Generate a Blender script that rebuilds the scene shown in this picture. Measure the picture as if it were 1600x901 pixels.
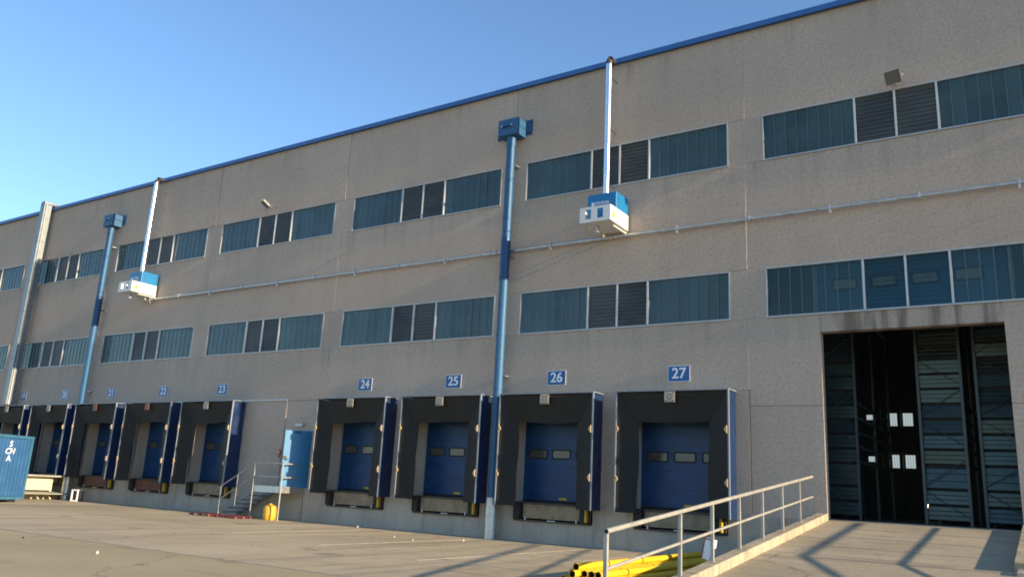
import bpy, math, random
from mathutils import Vector, Matrix
random.seed(7)
scene = bpy.context.scene
for o in list(bpy.data.objects):
    bpy.data.objects.remove(o)
COL = scene.collection
R = math.radians

# ------------------------------------------------------------------ camera
CAM = Vector((6.725, -21.907, 1.506))
YAW, PITCH, ROLL, FPX = -0.58695, 0.24049, 0.05171, 1278.17
F = Vector((math.sin(YAW)*math.cos(PITCH), math.cos(YAW)*math.cos(PITCH), math.sin(PITCH)))
r0 = Vector((math.cos(YAW), -math.sin(YAW), 0)); u0 = r0.cross(F)
rr = r0*math.cos(ROLL)+u0*math.sin(ROLL); uu = -r0*math.sin(ROLL)+u0*math.cos(ROLL)
cd = bpy.data.cameras.new('camera'); cam = bpy.data.objects.new('camera', cd); COL.objects.link(cam)
cam.matrix_world = Matrix(((rr.x, uu.x, -F.x, CAM.x), (rr.y, uu.y, -F.y, CAM.y), (rr.z, uu.z, -F.z, CAM.z), (0, 0, 0, 1)))
cd.sensor_width = 36; cd.lens = FPX/1600*36; cd.clip_start = .1; cd.clip_end = 2000
scene.camera = cam

# ------------------------------------------------------------------ light
SUN_EL, SUN_FRONT = R(15.6), R(0.9)      # the sun stands almost in the plane of the facade, to the right
S = Vector((math.cos(SUN_EL)*math.cos(SUN_FRONT), -math.cos(SUN_EL)*math.sin(SUN_FRONT), math.sin(SUN_EL)))
w = bpy.data.worlds.new('World'); scene.world = w; w.use_nodes = True
nt = w.node_tree; sky = nt.nodes.new('ShaderNodeTexSky'); sky.sky_type = 'NISHITA'; sky.sun_disc = False
sky.sun_elevation = SUN_EL; sky.sun_rotation = R(90)+SUN_FRONT
sky.air_density = 1.0; sky.dust_density = .0; sky.ozone_density = 3.6; sky.altitude = 100
bg = nt.nodes['Background']; bg.inputs['Strength'].default_value = .128
nt.links.new(sky.outputs[0], bg.inputs['Color'])
sl = bpy.data.lights.new('sun', 'SUN'); sl.energy = 4.4; sl.angle = R(.9); sl.color = (1, .79, .54)
so = bpy.data.objects.new('sun', sl); COL.objects.link(so)
so.rotation_euler = (-S).to_track_quat('-Z', 'Y').to_euler(); so.location = S*60
vs = scene.view_settings; vs.view_transform = 'Standard'; vs.look = 'None'; vs.exposure = 1.1; vs.gamma = 1; vs.use_curve_mapping = False
scene.render.engine = 'CYCLES'; scene.cycles.filter_width = 1.8

# ------------------------------------------------------------------ materials
def srgb(h):
    h = h.lstrip('#'); c = [int(h[i:i+2], 16)/255 for i in (0, 2, 4)]
    return tuple(x/12.92 if x <= .04045 else ((x+.055)/1.055)**2.4 for x in c)
class N:
    """tiny node helper"""
    def __init__(s, name):
        s.m = bpy.data.materials.new(name); s.m.use_nodes = True; s.t = s.m.node_tree; s.b = s.t.nodes['Principled BSDF']; s.out = s.t.nodes['Material Output']
        s.tc = s.t.nodes.new('ShaderNodeTexCoord')
    def n(s, typ, **kw):
        x = s.t.nodes.new('ShaderNode'+typ)
        for k, v in kw.items(): setattr(x, k, v)
        return x
    def l(s, a, b): s.t.links.new(a, b)
    def vec(s, scale=(1, 1, 1), kind='Object'):
        mp = s.n('Mapping'); mp.inputs['Scale'].default_value = scale
        if kind == 'World':
            g = s.n('NewGeometry'); s.l(g.outputs['Position'], mp.inputs[0])
        else: s.l(s.tc.outputs[kind], mp.inputs[0])
        return mp.outputs[0]
    def noise(s, vec, scale, detail=4, rough=.6):
        x = s.n('TexNoise'); x.inputs['Scale'].default_value = scale; x.inputs['Detail'].default_value = detail; x.inputs['Roughness'].default_value = rough
        s.l(vec, x.inputs['Vector']); return x.outputs['Fac']
    def ramp(s, fac, stops):
        x = s.n('ValToRGB'); e = x.color_ramp.elements
        while len(e) < len(stops): e.new(.5)
        for el, (p, c) in zip(e, stops):
            el.position = p; el.color = (c, c, c, 1) if isinstance(c, (int, float)) else (*c, 1)
        s.l(fac, x.inputs[0]); return x.outputs[0]
    def mix(s, fac, a, b, mode='MIX'):
        x = s.n('Mix', data_type='RGBA', blend_type=mode)
        for v, i in ((fac, 0), (a, 6), (b, 7)):
            if hasattr(v, 'links') or hasattr(v, 'is_output'): s.l(v, x.inputs[i])
            else: x.inputs[i].default_value = v if i == 0 else (*v, 1)
        return x.outputs[2]
    def bump(s, h, strength, dist):
        x = s.n('Bump'); x.inputs['Strength'].default_value = strength; x.inputs['Distance'].default_value = dist
        s.l(h, x.inputs['Height']); s.l(x.outputs[0], s.b.inputs['Normal'])
    def set(s, col=None, rough=None, metal=None, spec=None):
        if col is not None:
            if hasattr(col, 'is_output'): s.l(col, s.b.inputs['Base Color'])
            else: s.b.inputs['Base Color'].default_value = (*col, 1)
        for v, k in ((rough, 'Roughness'), (metal, 'Metallic'), (spec, 'Specular IOR Level')):
            if v is None: continue
            if hasattr(v, 'is_output'): s.l(v, s.b.inputs[k])
            else: s.b.inputs[k].default_value = v
        return s
M = {}
def plain(name, col, rough=.5, metal=0, spec=.5, var=.12, vscale=3, bump=0, bscale=40):
    a = N(name); v = a.vec(kind='World')
    nz = a.noise(v, vscale, 5, .65)
    c = a.mix(a.ramp(nz, ((.3, 0), (.7, 1))), tuple(x*(1-var) for x in col), tuple(min(1, x*(1+var)) for x in col))
    rgh = a.n('MapRange'); rgh.inputs[3].default_value = max(.02, rough-.08); rgh.inputs[4].default_value = min(1, rough+.1); a.l(nz, rgh.inputs[0])
    a.set(c, rgh.outputs[0], metal, spec)
    if bump: a.bump(a.noise(v, bscale, 3), bump, .01)
    M[name] = a.m
    return a

# exposed-aggregate precast concrete of the facade
a = N('wall_concrete'); v = a.vec(kind='World')
big = a.noise(v, .22, 4, .55)
vst = a.vec((1.1, 1, .10), 'World'); streak = a.noise(vst, 1.0, 6, .65)
fine = a.noise(v, 14, 6, .78); grit = a.noise(v, 42, 4, .7)
c = a.mix(a.ramp(big, ((.32, 0), (.68, 1))), (.440, .355, .288), (.500, .408, .336))
c = a.mix(a.ramp(streak, ((.45, 0), (.75, .45))), c, (.37, .312, .262))
c = a.mix(a.ramp(fine, ((.36, .75), (.54, 0))), c, (.30, .248, .205))
spk = a.n('TexVoronoi'); spk.inputs['Scale'].default_value = 13; spk.inputs['Randomness'].default_value = 1; a.l(v, spk.inputs['Vector'])
c = a.mix(a.ramp(spk.outputs['Distance'], ((.06, .5), (.2, 0))), c, (.22, .187, .155))
c = a.mix(a.ramp(grit, ((.58, 0), (.8, .6))), c, (.52, .455, .395))
sep = a.n('SeparateXYZ'); gp = a.n('NewGeometry'); a.l(gp.outputs['Position'], sep.inputs[0])
drip = a.ramp(a.noise(a.vec((2.3, 1, .12), 'World'), 1.0, 5, .7), ((.50, 0), (.66, 1)))
for zs0, zl in ((10.94, 1.5), (6.37, 1.2), (15.1, 1.3)):
    mr = a.n('MapRange'); mr.inputs[1].default_value = zs0-zl; mr.inputs[2].default_value = zs0; mr.inputs[3].default_value = 0; mr.inputs[4].default_value = .38; a.l(sep.outputs[2], mr.inputs[0])
    lt = a.n('Math', operation='LESS_THAN'); a.l(sep.outputs[2], lt.inputs[0]); lt.inputs[1].default_value = zs0+.01
    mu = a.n('Math', operation='MULTIPLY'); a.l(mr.outputs[0], mu.inputs[0]); a.l(lt.outputs[0], mu.inputs[1])
    m2 = a.n('Math', operation='MULTIPLY'); a.l(mu.outputs[0], m2.inputs[0]); a.l(drip, m2.inputs[1])
    c = a.mix(m2.outputs[0], c, (.235, .205, .172))
oi = a.n('ObjectInfo'); tone = a.n('MapRange'); tone.inputs[3].default_value = .94; tone.inputs[4].default_value = 1.05; a.l(oi.outputs['Random'], tone.inputs[0])
cs = a.n('VectorMath', operation='SCALE'); a.l(c, cs.inputs[0]); a.l(tone.outputs[0], cs.inputs['Scale']); c = cs.outputs[0]
a.set(c, .92, 0, .2)
h = a.n('Math', operation='ADD'); a.l(fine, h.inputs[0]); a.l(grit, h.inputs[1])
a.bump(h.outputs[0], .5, .014); M['wall'] = a.m
# the same concrete with the dark drip marks of the lintel above the gate
b = a.m.copy(); b.name = 'stained_concrete'; M['wall_stain'] = b
t = b.node_tree; pb = t.nodes['Principled BSDF']; src = pb.inputs['Base Color'].links[0].from_socket
g = t.nodes.new('ShaderNodeNewGeometry'); mp = t.nodes.new('ShaderNodeMapping'); mp.inputs['Scale'].default_value = (3.2, 1, .28); t.links.new(g.outputs['Position'], mp.inputs[0])
nz = t.nodes.new('ShaderNodeTexNoise'); nz.inputs['Scale'].default_value = 1; nz.inputs['Detail'].default_value = 3; t.links.new(mp.outputs[0], nz.inputs['Vector'])
cr = t.nodes.new('ShaderNodeValToRGB'); cr.color_ramp.elements[0].position = .46; cr.color_ramp.elements[0].color = (0, 0, 0, 1); cr.color_ramp.elements[1].position = .62; cr.color_ramp.elements[1].color = (.75, .75, .75, 1); t.links.new(nz.outputs[0], cr.inputs[0])
mx = t.nodes.new('ShaderNodeMix'); mx.data_type = 'RGBA'; t.links.new(cr.outputs[0], mx.inputs[0]); t.links.new(src, mx.inputs[6]); mx.inputs[7].default_value = (.12, .095, .07, 1); t.links.new(mx.outputs[2], pb.inputs['Base Color'])

a = N('plinth_concrete'); v = a.vec(kind='World')
c = a.mix(a.ramp(a.noise(v, .8, 5), ((.35, 0), (.7, 1))), (.38, .33, .265), (.47, .415, .34))
c = a.mix(a.ramp(a.noise(a.vec((1.6, 1, .22), 'World'), 1.3, 6, .7), ((.5, 0), (.75, .6))), c, (.15, .13, .11))
c = a.mix(a.ramp(a.noise(v, 22, 4, .7), ((.35, .3), (.5, 0))), c, (.17, .15, .12))
a.set(c, .85, 0, .25); a.bump(a.noise(v, 30, 4), .25, .006); M['plinth'] = a.m

a = N('apron_concrete'); v = a.vec(kind='World')
inf = a.n('ObjectInfo'); hs = a.n('MapRange'); hs.inputs[3].default_value = .90; hs.inputs[4].default_value = 1.08; a.l(inf.outputs['Random'], hs.inputs[0])
c = a.mix(a.ramp(a.noise(v, .16, 5, .6), ((.35, 0), (.66, 1))), (.42, .350, .225), (.52, .435, .295))
c = a.mix(a.ramp(a.noise(a.vec((.12, .9, 1), 'World'), .9, 6, .7), ((.52, 0), (.78, .5))), c, (.26, .228, .17))
c = a.mix(a.ramp(a.noise(v, 1.4, 5, .7), ((.62, 0), (.75, .45))), c, (.22, .19, .145))
c = a.mix(a.ramp(a.noise(v, 30, 4, .75), ((.35, .35), (.52, 0))), c, (.16, .135, .10))
c = a.mix(a.ramp(a.noise(a.vec((1.5, .13, 1), 'World'), 1.0, 6, .7), ((.48, 0), (.68, .75))), c, (.25, .21, .15))
c = a.mix(a.ramp(a.noise(v, .75, 3, .5), ((.64, 0), (.70, .55))), c, (.17, .148, .115))
vd = a.n('TexVoronoi'); vd.feature = 'DISTANCE_TO_EDGE'; vd.inputs['Scale'].default_value = 0.13
nzv = a.n('TexNoise'); nzv.inputs['Scale'].default_value = 1.4; nzv.inputs['Detail'].default_value = 6; a.l(v, nzv.inputs['Vector'])
vm = a.n('VectorMath', operation='MULTIPLY_ADD'); a.l(nzv.outputs['Color'], vm.inputs[0]); vm.inputs[1].default_value = (1.6, 1.6, 0); a.l(v, vm.inputs[2]); a.l(vm.outputs[0], vd.inputs['Vector'])
c = a.mix(a.ramp(vd.outputs['Distance'], ((0, .7), (0.004, 0))), c, (.18, .15, .11))
cm = a.n('VectorMath', operation='SCALE'); a.l(c, cm.inputs[0]); a.l(hs.outputs[0], cm.inputs['Scale'])
a.l(cm.outputs[0], a.b.inputs['Base Color']); a.set(None, .85, 0, .25)
a.bump(a.noise(v, 26, 5, .7), .3, .006); M['apron'] = a.m

a = N('worn_asphalt'); v = a.vec(kind='World')
c = a.mix(a.ramp(a.noise(v, .2, 5), ((.35, 0), (.7, 1))), (.40, .332, .20), (.50, .42, .265))
c = a.mix(a.ramp(a.noise(v, 40, 3, .8), ((.4, .5), (.55, 0))), c, (.17, .145, .10))
c = a.mix(a.ramp(a.noise(v, 75, 3, .8), ((.55, 0), (.72, .6))), c, (.46, .40, .28))
c = a.mix(a.ramp(a.noise(a.vec((.35, 1, 1), 'World'), .9, 4), ((.58, 0), (.70, .6))), c, (.22, .182, .12))
vd = a.n('TexVoronoi'); vd.feature = 'DISTANCE_TO_EDGE'; vd.inputs['Scale'].default_value = 0.16
nzv = a.n('TexNoise'); nzv.inputs['Scale'].default_value = 1.4; nzv.inputs['Detail'].default_value = 6; a.l(v, nzv.inputs['Vector'])
vm = a.n('VectorMath', operation='MULTIPLY_ADD'); a.l(nzv.outputs['Color'], vm.inputs[0]); vm.inputs[1].default_value = (1.6, 1.6, 0); a.l(v, vm.inputs[2]); a.l(vm.outputs[0], vd.inputs['Vector'])
c = a.mix(a.ramp(vd.outputs['Distance'], ((0, .7), (0.006, 0))), c, (.15, .125, .085))
a.set(c, .95, 0, .15); a.bump(a.noise(v, 45, 4, .8), .5, .012); M['asphalt'] = a.m

plain('alu', (.46, .47, .47), .5, .4, var=.08)
plain('white_alu', (.55, .57, .57), .5, 0, var=.08)
plain('galv', (.50, .53, .53), .38, .85, var=.2, vscale=7)
plain('rail_paint', (.36, .35, .31), .5, .25, var=.16, vscale=5, bump=.1)
plain('flue_steel', (.82, .82, .83), .28, 1.0, var=.05)
plain('fascia_blue', (.030, .115, .33), .42, 0, var=.1)
plain('duct_blue', (.022, .100, .210), .52, .1, var=.1, vscale=2)
plain('duct_blue_dark', (.012, .058, .145), .4, .2, var=.1)
plain('heater_blue', (.008, .165, .37), .35, 0, var=.04)
plain('heater_white', (.70, .69, .66), .4, 0, var=.05)
plain('door_blue', (.005, .043, .130), .45, 0, var=.3, vscale=2.4)
plain('entry_blue', (.030, .185, .36), .36, 0, var=.08)
plain('vinyl_blue', (.007, .025, .085), .38, 0, var=.2, vscale=2.5, bump=.5, bscale=3)
plain('curtain', (.0165, .0150, .0130), .66, 0, .35, var=.3, vscale=1.8, bump=.6, bscale=4)
plain('reveal', (.50, .42, .32), .8, 0, var=.25, vscale=2.5)
plain('rubber', (.018, .017, .016), .8, 0, var=.3)
plain('leveler_buff', (.24, .185, .115), .65, .1, var=.35, vscale=4)
plain('leveler_rust', (.145, .060, .032), .8, 0, var=.35, vscale=4)
plain('dark_steel', (.055, .050, .045), .6, .3, var=.3)
plain('yellow_paint', (.55, .34, .02), .55, 0, var=.15)
plain('pipe_yellow', (.70, .455, .022), .42, 0, var=.14, vscale=2)
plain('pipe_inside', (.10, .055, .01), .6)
plain('drum_yellow', (.62, .36, .03), .55, 0, var=.12)
plain('sticker_yellow', (.68, .74, .03), .5)
plain('sign_blue', (.005, .095, .29), .4, 0, var=.06)
plain('sign_white', (.74, .76, .76), .45, 0, var=.05)
plain('label_buff', (.55, .47, .35), .6, 0, var=.12)
plain('label_red', (.32, .115, .065), .6, 0, var=.2)
plain('label_dark', (.16, .12, .09), .6)
plain('red', (.21, .045, .036), .55, 0, var=.2)
plain('alarm_red', (.45, .03, .03), .4)
plain('marker', (.44, .33, .18), .5, 0, var=.1)
plain('lamp_housing', (.36, .34, .30), .5, .2, var=.15)
plain('lamp_glass', (.10, .095, .085), .2, 0)
plain('container_blue', (.024, .098, .235), .5, 0, var=.14, vscale=2)
plain('container_edge', (.04, .135, .225), .45, 0, var=.12)
plain('platform_cream', (.58, .50, .34), .6, 0, var=.12, vscale=3)
plain('platform_grey', (.30, .30, .25), .6, .1, var=.2)
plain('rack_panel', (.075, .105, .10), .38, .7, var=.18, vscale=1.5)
plain('rack_post', (.075, .10, .105), .45, .3, var=.1)
plain('frame_grey', (.23, .26, .29), .55, .1, var=.1)
plain('duct_grey', (.21, .24, .25), .45, .6, var=.15)
plain('stair_grey', (.20, .21, .205), .55, .2, var=.15)
plain('sunlit_sealant', (.56, .51, .44), .8, 0, var=.1)  # joint filler made pale to paint in the light the joints catch
plain('back_wall', (.30, .29, .25), .9)
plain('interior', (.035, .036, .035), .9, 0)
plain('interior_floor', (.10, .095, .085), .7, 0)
plain('litter_white', (.55, .54, .50), .7)
plain('paint_white', (.43, .385, .295), .85, 0, var=.3, vscale=6)
a = N('kerb_concrete'); v = a.vec(kind='World')
c = a.mix(a.ramp(a.noise(v, 2.5, 5, .6), ((.35, 0), (.68, 1))), (.33, .28, .20), (.50, .43, .31))
c = a.mix(a.ramp(a.noise(a.vec((1, 5.5, .5), 'World'), 1.2, 5, .7), ((.48, 0), (.66, .75))), c, (.17, .145, .105))
a.set(c, .9, 0, .2); a.bump(a.noise(v, 14, 5, .7), .6, .015); M['kerb_concrete'] = a.m
plain('ramp_wall', (.20, .195, .175), .88, 0, .2, var=.2, vscale=1.2, bump=.2)
plain('door_glass', (.075, .072, .062), .16, 0, .6, var=.3, vscale=6)
plain('roof_top', (.20, .19, .18), .9)

a = N('ramp_concrete'); v = a.vec(kind='World')
c = a.mix(a.ramp(a.noise(v, .5, 5, .6), ((.35, 0), (.68, 1))), (.34, .292, .20), (.45, .39, .28))
c = a.mix(a.ramp(a.noise(a.vec((.4, 1.6, 1), 'World'), 1.1, 6, .75), ((.5, 0), (.72, .7))), c, (.18, .155, .112))
c = a.mix(a.ramp(a.noise(v, 28, 4, .75), ((.36, .4), (.52, 0))), c, (.12, .10, .072))
vd = a.n('TexVoronoi'); vd.feature = 'DISTANCE_TO_EDGE'; vd.inputs['Scale'].default_value = 0.22
nzv = a.n('TexNoise'); nzv.inputs['Scale'].default_value = 1.4; nzv.inputs['Detail'].default_value = 6; a.l(v, nzv.inputs['Vector'])
vm = a.n('VectorMath', operation='MULTIPLY_ADD'); a.l(nzv.outputs['Color'], vm.inputs[0]); vm.inputs[1].default_value = (1.6, 1.6, 0); a.l(v, vm.inputs[2]); a.l(vm.outputs[0], vd.inputs['Vector'])
c = a.mix(a.ramp(vd.outputs['Distance'], ((0, .7), (0.006, 0))), c, (.12, .10, .072))
a.set(c, .82, 0, .3); a.bump(a.noise(v, 24, 5, .7), .35, .006); M['ramp'] = a.m

# profiled translucent glass: part see-through, part frosted, glossy skin
def glass(name, frosted, clear, mixf, rough):
    a = N(name); v = a.vec(kind='World')
    inf = a.n('ObjectInfo')
    c = a.mix(inf.outputs['Random'], tuple(x*.72 for x in frosted), tuple(x*1.25 for x in frosted))
    dn = a.noise(a.vec((.5, 1, 1.2), 'World'), 1.1, 5, .65)
    c = a.mix(a.ramp(dn, ((.42, 0), (.72, .55))), c, tuple(x*1.7+.02 for x in frosted))
    a.set(c, rough, 0, .9 if 'louver' not in name else .35)
    tr = a.n('BsdfTransparent'); tr.inputs[0].default_value = (*clear, 1)
    mx = a.n('MixShader'); mx.inputs[0].default_value = mixf
    a.l(tr.outputs[0], mx.inputs[1]); a.l(a.b.outputs[0], mx.inputs[2]); a.l(mx.outputs[0], a.out.inputs['Surface'])
    M[name] = a.m
glass('strip_glass', (.052, .094, .096), (.60, .72, .73), .60, .16)
glass('gate_glass', (.030, .070, .078), (.80, .90, .92), .34, .14)
plain('strip_flange', (.085, .135, .14), .3)
glass('louver_glass', (.060, .064, .060), (.5, .52, .55), .90, .45)

def emit(name, col, s):
    m = bpy.data.materials.new(name); m.use_nodes = True; t = m.node_tree; b = t.nodes['Principled BSDF']
    b.inputs['Base Color'].default_value = (*col, 1); b.inputs['Emission Color'].default_value = (*col, 1); b.inputs['Emission Strength'].default_value = s
    M[name] = m
emit('daylit_pane', (.68, .80, .82), .27)
emit('lamp_lit', (1, .80, .45), 3)
emit('tube_lit', (1, .85, .25), .55)

# ------------------------------------------------------------------ mesh helpers
class MB:
    def __init__(s): s.v = []; s.f = []
    def add(s, vs, fs):
        k = len(s.v); s.v += [tuple(p) for p in vs]; s.f += [tuple(i+k for i in f) for f in fs]; return s
    def box(s, x0, x1, y0, y1, z0, z1):
        return s.add([(x0, y0, z0), (x1, y0, z0), (x1, y1, z0), (x0, y1, z0), (x0, y0, z1), (x1, y0, z1), (x1, y1, z1), (x0, y1, z1)],
                     [(3, 2, 1, 0), (4, 5, 6, 7), (0, 1, 5, 4), (1, 2, 6, 5), (2, 3, 7, 6), (3, 0, 4, 7)])
    def hexa(s, p):   # 8 points: bottom loop then top loop, counter-clockwise seen from above
        return s.add(p, [(3, 2, 1, 0), (4, 5, 6, 7), (0, 1, 5, 4), (1, 2, 6, 5), (2, 3, 7, 6), (3, 0, 4, 7)])
    def tube(s, pts, r, n=12, caps=True):
        pts = [Vector(p) for p in pts]; rings = []
        rs = r if isinstance(r, (list, tuple)) else [r]*len(pts)
        for i, p in enumerate(pts):
            d0 = (p-pts[i-1]).normalized() if i else None; d1 = (pts[i+1]-p).normalized() if i < len(pts)-1 else None
            d = (d0+d1).normalized() if d0 is not None and d1 is not None else (d0 if d0 is not None else d1)
            up = Vector((0, 0, 1)) if abs(d.z) < .9 else Vector((0, 1, 0))
            a = d.cross(up).normalized(); b = a.cross(d)
            k = 1/max(.5, abs(d.dot(d0))) if d0 is not None and d1 is not None else 1
            rings.append([p+(a*math.cos(2*math.pi*j/n)+b*math.sin(2*math.pi*j/n))*rs[i]*(k if k < 1.3 else 1.1) for j in range(n)])
        vs = [q for g in rings for q in g]; fs = []
        for i in range(len(rings)-1):
            for j in range(n):
                fs.append((i*n+j, i*n+(j+1) % n, (i+1)*n+(j+1) % n, (i+1)*n+j))
        if caps: fs.append(tuple(range(n-1, -1, -1))); fs.append(tuple((len(rings)-1)*n+j for j in range(n)))
        return s.add(vs, fs)
    def lathe(s, prof, cx=0, cy=0, n=20):
        vs = []; fs = []
        for r_, z in prof:
            for j in range(n): vs.append((cx+r_*math.cos(2*math.pi*j/n), cy+r_*math.sin(2*math.pi*j/n), z))
        for i in range(len(prof)-1):
            for j in range(n): fs.append((i*n+j, i*n+(j+1) % n, (i+1)*n+(j+1) % n, (i+1)*n+j))
        fs.append(tuple(range(n-1, -1, -1))); fs.append(tuple((len(prof)-1)*n+j for j in range(n)))
        return s.add(vs, fs)
    def plate(s, x0, x1, z0, z1, y0, y1, holes):   # slab in the xz plane with rectangular holes (x0,x1,z0,z1)
        xs = sorted({x0, x1, *[h[0] for h in holes], *[h[1] for h in holes]}); xs = [x for x in xs if x0 <= x <= x1]
        zs = sorted({z0, z1, *[h[2] for h in holes], *[h[3] for h in holes]}); zs = [z for z in zs if z0 <= z <= z1]
        def solid(i, j):
            if i < 0 or j < 0 or i >= len(xs)-1 or j >= len(zs)-1: return False
            cx, cz = (xs[i]+xs[i+1])/2, (zs[j]+zs[j+1])/2
            return not any(h[0] < cx < h[1] and h[2] < cz < h[3] for h in holes)
        nx = len(xs); nz = len(zs); vs = [(x, y0, z) for z in zs for x in xs]+[(x, y1, z) for z in zs for x in xs]; K = nx*nz; fs = []
        for i in range(nx-1):
            for j in range(nz-1):
                if not solid(i, j): continue
                q = [j*nx+i, j*nx+i+1, (j+1)*nx+i+1, (j+1)*nx+i]
                fs.append(tuple(q)); fs.append(tuple(k+K for k in reversed(q)))
                for (di, dj, e) in ((0, -1, (0, 1)), (1, 0, (1, 2)), (0, 1, (2, 3)), (-1, 0, (3, 0))):
                    if not solid(i+di, j+dj):
                        p0, p1 = q[e[0]], q[e[1]]; fs.append((p1, p0, p0+K, p1+K))
        return s.add(vs, fs)
    def sheet(s, fn, nu, nv, th):   # closed thin slab over a (u,v) grid; fn gives the front, the back lies th deeper in y
        vs = [fn(i/nu, j/nv) for j in range(nv+1) for i in range(nu+1)]; K = len(vs)
        vs += [(x, y+th, z) for x, y, z in vs]; fs = []; W = nu+1
        for j in range(nv):
            for i in range(nu):
                q = (j*W+i, j*W+i+1, (j+1)*W+i+1, (j+1)*W+i); fs.append(q); fs.append(tuple(k+K for k in reversed(q)))
        edge = [i for i in range(W)]+[j*W+nu for j in range(1, nv+1)]+[nv*W+i for i in range(nu-1, -1, -1)]+[j*W for j in range(nv-1, 0, -1)]
        for a_, b_ in zip(edge, edge[1:]+edge[:1]): fs.append((b_, a_, a_+K, b_+K))
        return s.add(vs, fs)
    def mesh(s, name, mat, smooth=False):
        me = bpy.data.meshes.new(name); me.from_pydata(s.v, [], s.f); me.materials.append(M[mat] if isinstance(mat, str) else mat)
        if smooth:
            for p in me.polygons: p.use_smooth = True
            me.set_sharp_from_angle(angle=R(40))
        me.update(); return me
    def build(s, name, mat, parent=None, smooth=False, bevel=0, loc=None, kind=None):
        return link(name, s.mesh(name, mat, smooth), parent, bevel, loc, kind)
def link(name, me, parent=None, bevel=0, loc=None, kind=None, rot=None):
    o = bpy.data.objects.new(name, me); COL.objects.link(o); o.parent = parent
    if loc: o.location = loc
    if rot: o.rotation_euler = rot
    if bevel:
        b = o.modifiers.new('bevel', 'BEVEL'); b.width = bevel; b.segments = 2; b.limit_method = 'ANGLE'; b.angle_limit = R(50)
    if kind: o['kind'] = kind
    return o
def thing(name, label, cat, loc=(0, 0, 0), rotz=0, group=None):
    o = bpy.data.objects.new(name, None); COL.objects.link(o); o.location = loc; o.rotation_euler = (0, 0, rotz); o.empty_display_size = .3
    return tag(o, label, cat, group)
def tag(o, label, cat, group=None):
    o['label'] = label; o['category'] = cat
    if group: o['group'] = group
    return o
def struct(o): o['kind'] = 'structure'; return o
def text_mesh(txt, size, depth=.004, shear=0, sx=1.0):
    cu = bpy.data.curves.new('lettering', 'FONT'); cu.body = txt; cu.size = size; cu.extrude = depth; cu.align_x = 'CENTER'; cu.align_y = 'CENTER'; cu.shear = shear; cu.offset = size*.017
    o = bpy.data.objects.new('lettering', cu); COL.objects.link(o)
    dg = bpy.context.evaluated_depsgraph_get(); me = bpy.data.meshes.new_from_object(o.evaluated_get(dg))
    bpy.data.objects.remove(o); bpy.data.curves.remove(cu)
    for vv in me.vertices: vv.co = Vector((vv.co.x*sx, -vv.co.z, vv.co.y))      # stand it up, facing -y
    me.materials.clear(); return me
def ring(mb, cx, cz, y, r0_, r1_, n=18, d=.004):
    vs = []
    for k in range(n):
        c_, s_ = math.cos(2*math.pi*k/n), math.sin(2*math.pi*k/n)
        vs += [(cx+r0_*c_, y, cz+r0_*s_), (cx+r1_*c_, y, cz+r1_*s_), (cx+r1_*c_, y+d, cz+r1_*s_), (cx+r0_*c_, y+d, cz+r0_*s_)]
    fs = []
    for k in range(n):
        a_, b_ = 4*k, 4*((k+1) % n)
        for i in range(4): fs.append((a_+i, a_+(i+1) % 4, b_+(i+1) % 4, b_+i))
    return mb.add(vs, fs)

# ------------------------------------------------------------------ ground
gnd = struct(MB().box(-260, 260, -260, 200, -.5, 0).build('ground', 'asphalt'))
apron = struct(MB().box(-64, 1.62, -11.62, -.02, -.3, .004).build('loading_apron', 'plinth'))
slab = {}
xs = [-64+4.1*i for i in range(17)]
for i, x in enumerate(xs):
    x1 = min(x+4.1, 1.62)
    if x1-x < .5: continue
    for (y0, y1) in ((-11.6, -5.9), (-5.9, -.03)):
        me = MB().box(x+.006, x1-.006, y0+.006, y1-.006, -.1, .012).mesh('slab', 'apron')
        link('slab', me, apron)
# faded painted bay lines
for k, x in enumerate((-4.4, -8.0, -12.0)):
    struct(MB().box(x-.05, x+.05, -8.2+k*.7, -.9-k*.5, .0125, .0165).build('painted_line', 'paint_white'))

# ramp up to the gate, falling 0.105 per metre
SL = .105
def rz(y): return 1.165+SL*y
ramp = thing('ramp', 'ramp', 'ramp'); del ramp['label']; del ramp['category']; struct(ramp)
def ramp_slab(x0, x1, y0, y1):
    MB().hexa([(x0, y0, -.2), (x1, y0, -.2), (x1, y1, -.2), (x0, y1, -.2), (x0, y0, rz(y0)), (x1, y0, rz(y0)), (x1, y1, rz(y1)), (x0, y1, rz(y1))]).build('ramp_slab', 'ramp', ramp)
ys = [0.27, -2.6, -5.3, -8.1, -11.0]
for yA, yB in zip(ys[1:], ys[:-1]):
    ramp_slab(1.906, 3.85, yA+.008, yB-.008); ramp_slab(3.862, 5.998 if yA > -5.5 else 9.5, yA+.008, yB-.008)
MB().hexa([(1.91, -11, -.1), (9.4, -11, -.1), (9.4, .2, -.1), (1.91, .2, -.1), (1.91, -11, -.02), (9.4, -11, -.02), (5.99, .2, 1.14), (1.91, .2, 1.14)]).build('ramp_bed', 'dark_steel', ramp)
def kz(y): return rz(y)+.17
for j, (yA, yB) in enumerate(((-11.2, -8.0), (-8.0, -4.2), (-4.2, -.05))):
    MB().hexa([(1.64, yA+.004, -.2), (1.9, yA+.004, -.2), (1.9, yB-.004, -.2), (1.64, yB-.004, -.2), (1.64, yA+.004, max(.1, kz(yA))), (1.9, yA+.004, max(.1, kz(yA))), (1.9, yB-.004, kz(yB)), (1.64, yB-.004, kz(yB))]).build('kerb', 'kerb_concrete', ramp, bevel=.015)
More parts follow.
